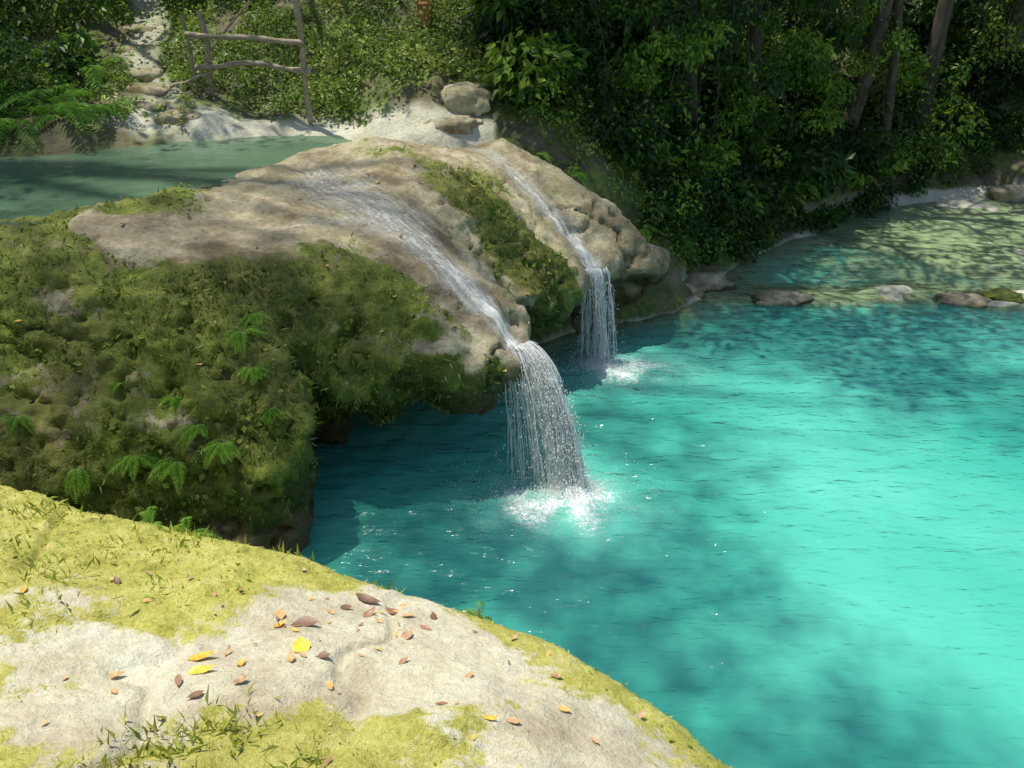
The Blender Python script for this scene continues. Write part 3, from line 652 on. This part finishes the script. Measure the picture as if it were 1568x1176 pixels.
for i,(a,b,rr,ln) in enumerate([(2.0,12.2,.12,(.3,.2)),(3.3,12.4,.12,(-.3,0)),(4.8,13.3,.12,(.4,0)),(6.4,14.2,.14,(.2,.3)),(8,15.2,.15,(-.5,0)),(9.6,15,.2,(.2,0)),(.8,10.9,.08,(-.3,.3)),(-3.35,12.6,.12,(.2,.6)),(-3.05,12.9,.07,(.7,.4)),(-6.5,12,.16,(.3,0)),(-8,9,.2,(.4,0)),(1.5,10.7,.06,(.5,.2)),(2.35,11.2,.07,(-.4,.2)),(5.6,13.4,.07,(-.8,.2))]):
    tree((a,b,gz(a,b)),rng.uniform(6.5,8.5),rr,ln,4 if -5<a<0 else 6,40+i,.5)
# unseen canopy added above the pools, leaf density shaped to dapple the sun
def shade(x,y):
    d=.30+.12*gau(x,y,2,6,4)
    d+=.25*gau(x,y,-2.8,5.1,1.0)+.6*gau(x,y,-.8,5.4,1.0)+.4*gau(x,y,-5,8.2,1.3)+.42*gau(x,y,0,4.3,1.3)+.3*gau(x,y,3.8,8.1,1.7)+.35*gau(x,y,1.8,8.8,1.)+.5*gau(x,y,3.1,10.5,1.2)+.4*gau(x,y,-5.5,10.,1.2)+.5*gau(x,y,1.2,10.8,1.3)+.25*gau(x,y,1.7,3.1,1.)+.4*gau(x,y,5.5,13.5,1.5)+.4*gau(x,y,8,14,2)+.25*gau(x,y,5.2,10.6,.8)
    d-=1.0*gau(x,y,-1.0,1.9,1.7)+1.1*gau(x,y,3.3,5.1,1.3)+.6*gau(x,y,2.4,7.1,.65)+.9*gau(x,y,6.6,11.6,1.2)+.6*gau(x,y,-1.4,9.7,.8)+.6*gau(x,y,-3,9.7,.9)+.6*gau(x,y,-.8,10.3,.9)+.6*gau(x,y,-1.5,7.4,1.3)+.4*gau(x,y,3.8,3.4,1.)+.7*gau(x,y,.3,8.3,.6)+.9*gau(x,y,.45,5.65,.45)+.6*gau(x,y,-2.4,11.2,2.0)+.55*gau(x,y,4.,12.2,.8)+.4*gau(x,y,-.7,6.5,.5)
    return np.clip(d,0,.92)
m=240000
gx=rng.uniform(-8,10,m);gy=rng.uniform(-.5,13.5,m);hz=rng.uniform(20,26,m)
d=shade(gx,gy);cl=fbm(gx,gy,0*gx,.8,3,600)
rate=-np.log(1-d*.97)*np.clip(1+np.where(gy>9,2.0,.6)*cl,.05,3)
k=rng.random(m)<rate*.30
G0=np.stack([gx,gy,np.zeros(m)],1)[k];hz=hz[k]
P=G0+SUN*(hz/SUN[2])[:,None];n=len(P)
root=empty('shade_canopy');LV=Leaves();L=.10+.06*rng.random(n)
LV.add(P,rng.normal(size=(n,3))*np.array([1,1,.3]),np.array([0,0,1.])+rng.normal(size=(n,3))*.35,L,L*.55,np.clip(.4+rng.normal(size=n)*.15,0,1))
LV.build('crown',M_leaf,root)
paths=[wob((-9.5,11.5,3),(-10,11,21),16,.3,3)];rad=[np.linspace(.5,.2,16)]
for i in range(9):
    a=rng.uniform(-.9,.35);l=rng.uniform(4,9);paths.append(wob((-10,11,19+2*rng.random()),(-10+l*math.cos(a),11+l*math.sin(a),22+2*rng.random()),14,.3,70+i));rad.append(np.linspace(.07,.012,14))
V,Fq=tubes(paths,rad,8);mesh_np('trunk',V,Fq,M_bark,None,True,root)
# ---------------------------------------------------------------- fence
root=empty('stick_fence')
paths=[wob((-2.18,9.8,1.9),(-2.22,9.8,3.3),12,.02,1),wob((-3.3,10.2,1.95),(-3.34,10.2,2.98),12,.03,2),wob((-3.5,10.15,2.76),(-2.15,9.78,2.72),14,.02,3),wob((-3.45,10.15,2.42),(-2.1,9.76,2.44),14,.03,4),wob((-3.75,10.1,2.22),(-3.3,10.14,2.36),8,.03,5),wob((-3.55,10.22,2.95),(-3.5,10.2,2.05),10,.02,6),wob((-3.34,10.16,2.5),(-2.7,9.96,3.1),10,.03,11)]
rad=[.03*np.ones(12),.032*np.ones(12),.028*np.ones(14),.028*np.ones(14),.018*np.ones(8),.018*np.ones(10),.013*np.ones(10)]
rad=[q*(1+.15*np.sin(np.arange(len(q))*1.7)) for q in rad]
V,Fq=tubes(paths[:2]+paths[5:],rad[:2]+rad[5:],8);mesh_np('posts',V,Fq,M_wood,None,True,root)
V,Fq=tubes(paths[2:5],rad[2:5],8);mesh_np('rails',V,Fq,M_wood,None,True,root)
# bucket
root=empty('rusty_bucket');zb=gz(-1.03,11.3)
t=np.array([(0,.0),(.075,0),(.078,.02),(.085,.13),(.092,.24),(.097,.245),(.097,.26),(.088,.258),(.08,.1),(0,.03)])
an=np.linspace(0,2*math.pi,25)[:-1];V=np.array([(-1.03+r_*math.cos(a),11.3+r_*math.sin(a),zb+z__) for r_,z__ in t for a in an]);I=np.arange(len(V)).reshape(len(t),24);J=np.roll(I,-1,1)
mesh_np('body',V,np.stack([I[:-1],J[:-1],J[1:],I[1:]],-1).reshape(-1,4),M_rust,None,True,root)
a=np.linspace(0,math.pi,12);V,Fq=tubes([np.stack([-1.03+.095*np.cos(a),np.full(12,11.25),zb+.25+.05*np.sin(a)],1)],[.006],5);mesh_np('handle',V,Fq,M_rust,None,True,root)
# ---------------------------------------------------------------- rocks & steps
def rockV(c,s,seed,sub=4):
    import bmesh
    bm=bmesh.new();bmesh.ops.create_icosphere(bm,subdivisions=sub,radius=1)
    V=np.array([v.co[:] for v in bm.verts]);F=np.array([[v.index for v in f.verts] for f in bm.faces]);bm.free()
    r=1+.45*fbm(V[:,0]+seed,V[:,1],V[:,2],1.5,3,seed)+.12*fbm(V[:,0],V[:,1]+seed,V[:,2],5,3,seed)
    V=np.sign(V)*np.abs(V)**.85*r[:,None]
    return V*np.array(s)+np.array(c),F
def rock(name,c,s,seed,moss_,wet_=0):
    V,F=rockV(c,s,seed);return mesh_np(name,V,F,M_terr,{'moss':np.full(len(V),moss_),'wet':np.clip(sstep(.03,.0,V[:,2])*(c[2]<.5)*.5+wet_,0,1)})
rock('boulder',(-.5,10.0,2.05),(.28,.25,.22),3,.15);rock('boulder',(-.66,9.72,1.9),(.34,.2,.12),4,.2)
for i,(a,b,s,hh_) in enumerate([(3.1,9.45,.36,.05),(5.2,9.42,.34,.05),(5.65,9.46,.26,.1),(7.6,13.3,.3,.16),(2.0,9.55,.22,.12),(2.3,9.85,.3,.14)]):
    rock('rock',(a,b,-.02 if b<9.9 else .04),(s,s*.6,hh_),20+i,.2 if a!=5.65 else .8,.0)
root=empty('stone_steps')
for i,(a,b,w) in enumerate([(-3.5,9.6,.28),(-3.85,9.8,.24),(-4.1,10.15,.22),(-4.2,10.6,.2),(-4.45,11.2,.22),(-4.6,11.9,.2)]):
    V,F=rockV((a+rng.normal()*.06,b,gz(a,b)-.04),(w,.19,.08),60+i*3,3);mesh_np('step_%d'%i,V,F,M_terr,{'moss':np.full(len(V),.35),'wet':.15+0*V[:,0]},True,root)
# ---------------------------------------------------------------- world, sun, camera
w=bpy.data.worlds.new('World');scene.world=w;w.use_nodes=True;nt=w.node_tree
sk=nt.nodes.new('ShaderNodeTexSky');sk.sky_type='NISHITA';sk.sun_disc=False
el=math.asin(SUN[2]);sk.sun_elevation=el;sk.sun_rotation=math.atan2(SUN[0],SUN[1])
nt.links.new(sk.outputs[0],nt.nodes['Background'].inputs[0]);nt.nodes['Background'].inputs[1].default_value=.15
l=bpy.data.lights.new('sun','SUN');l.energy=5.0;l.angle=math.radians(.6);l.color=(1,.95,.82)
so=bpy.data.objects.new('sun',l);COL.objects.link(so);so.rotation_euler=Vector(SUN).to_track_quat('Z','Y').to_euler();so.location=(0,0,20)
cam=bpy.data.cameras.new('camera');cam.sensor_width=36;cam.lens=31.18;cam.clip_end=500;cam.clip_start=.05
co=bpy.data.objects.new('camera',cam);COL.objects.link(co);co.location=(0,0,4);co.rotation_euler=(math.radians(61.5),0,0);scene.camera=co
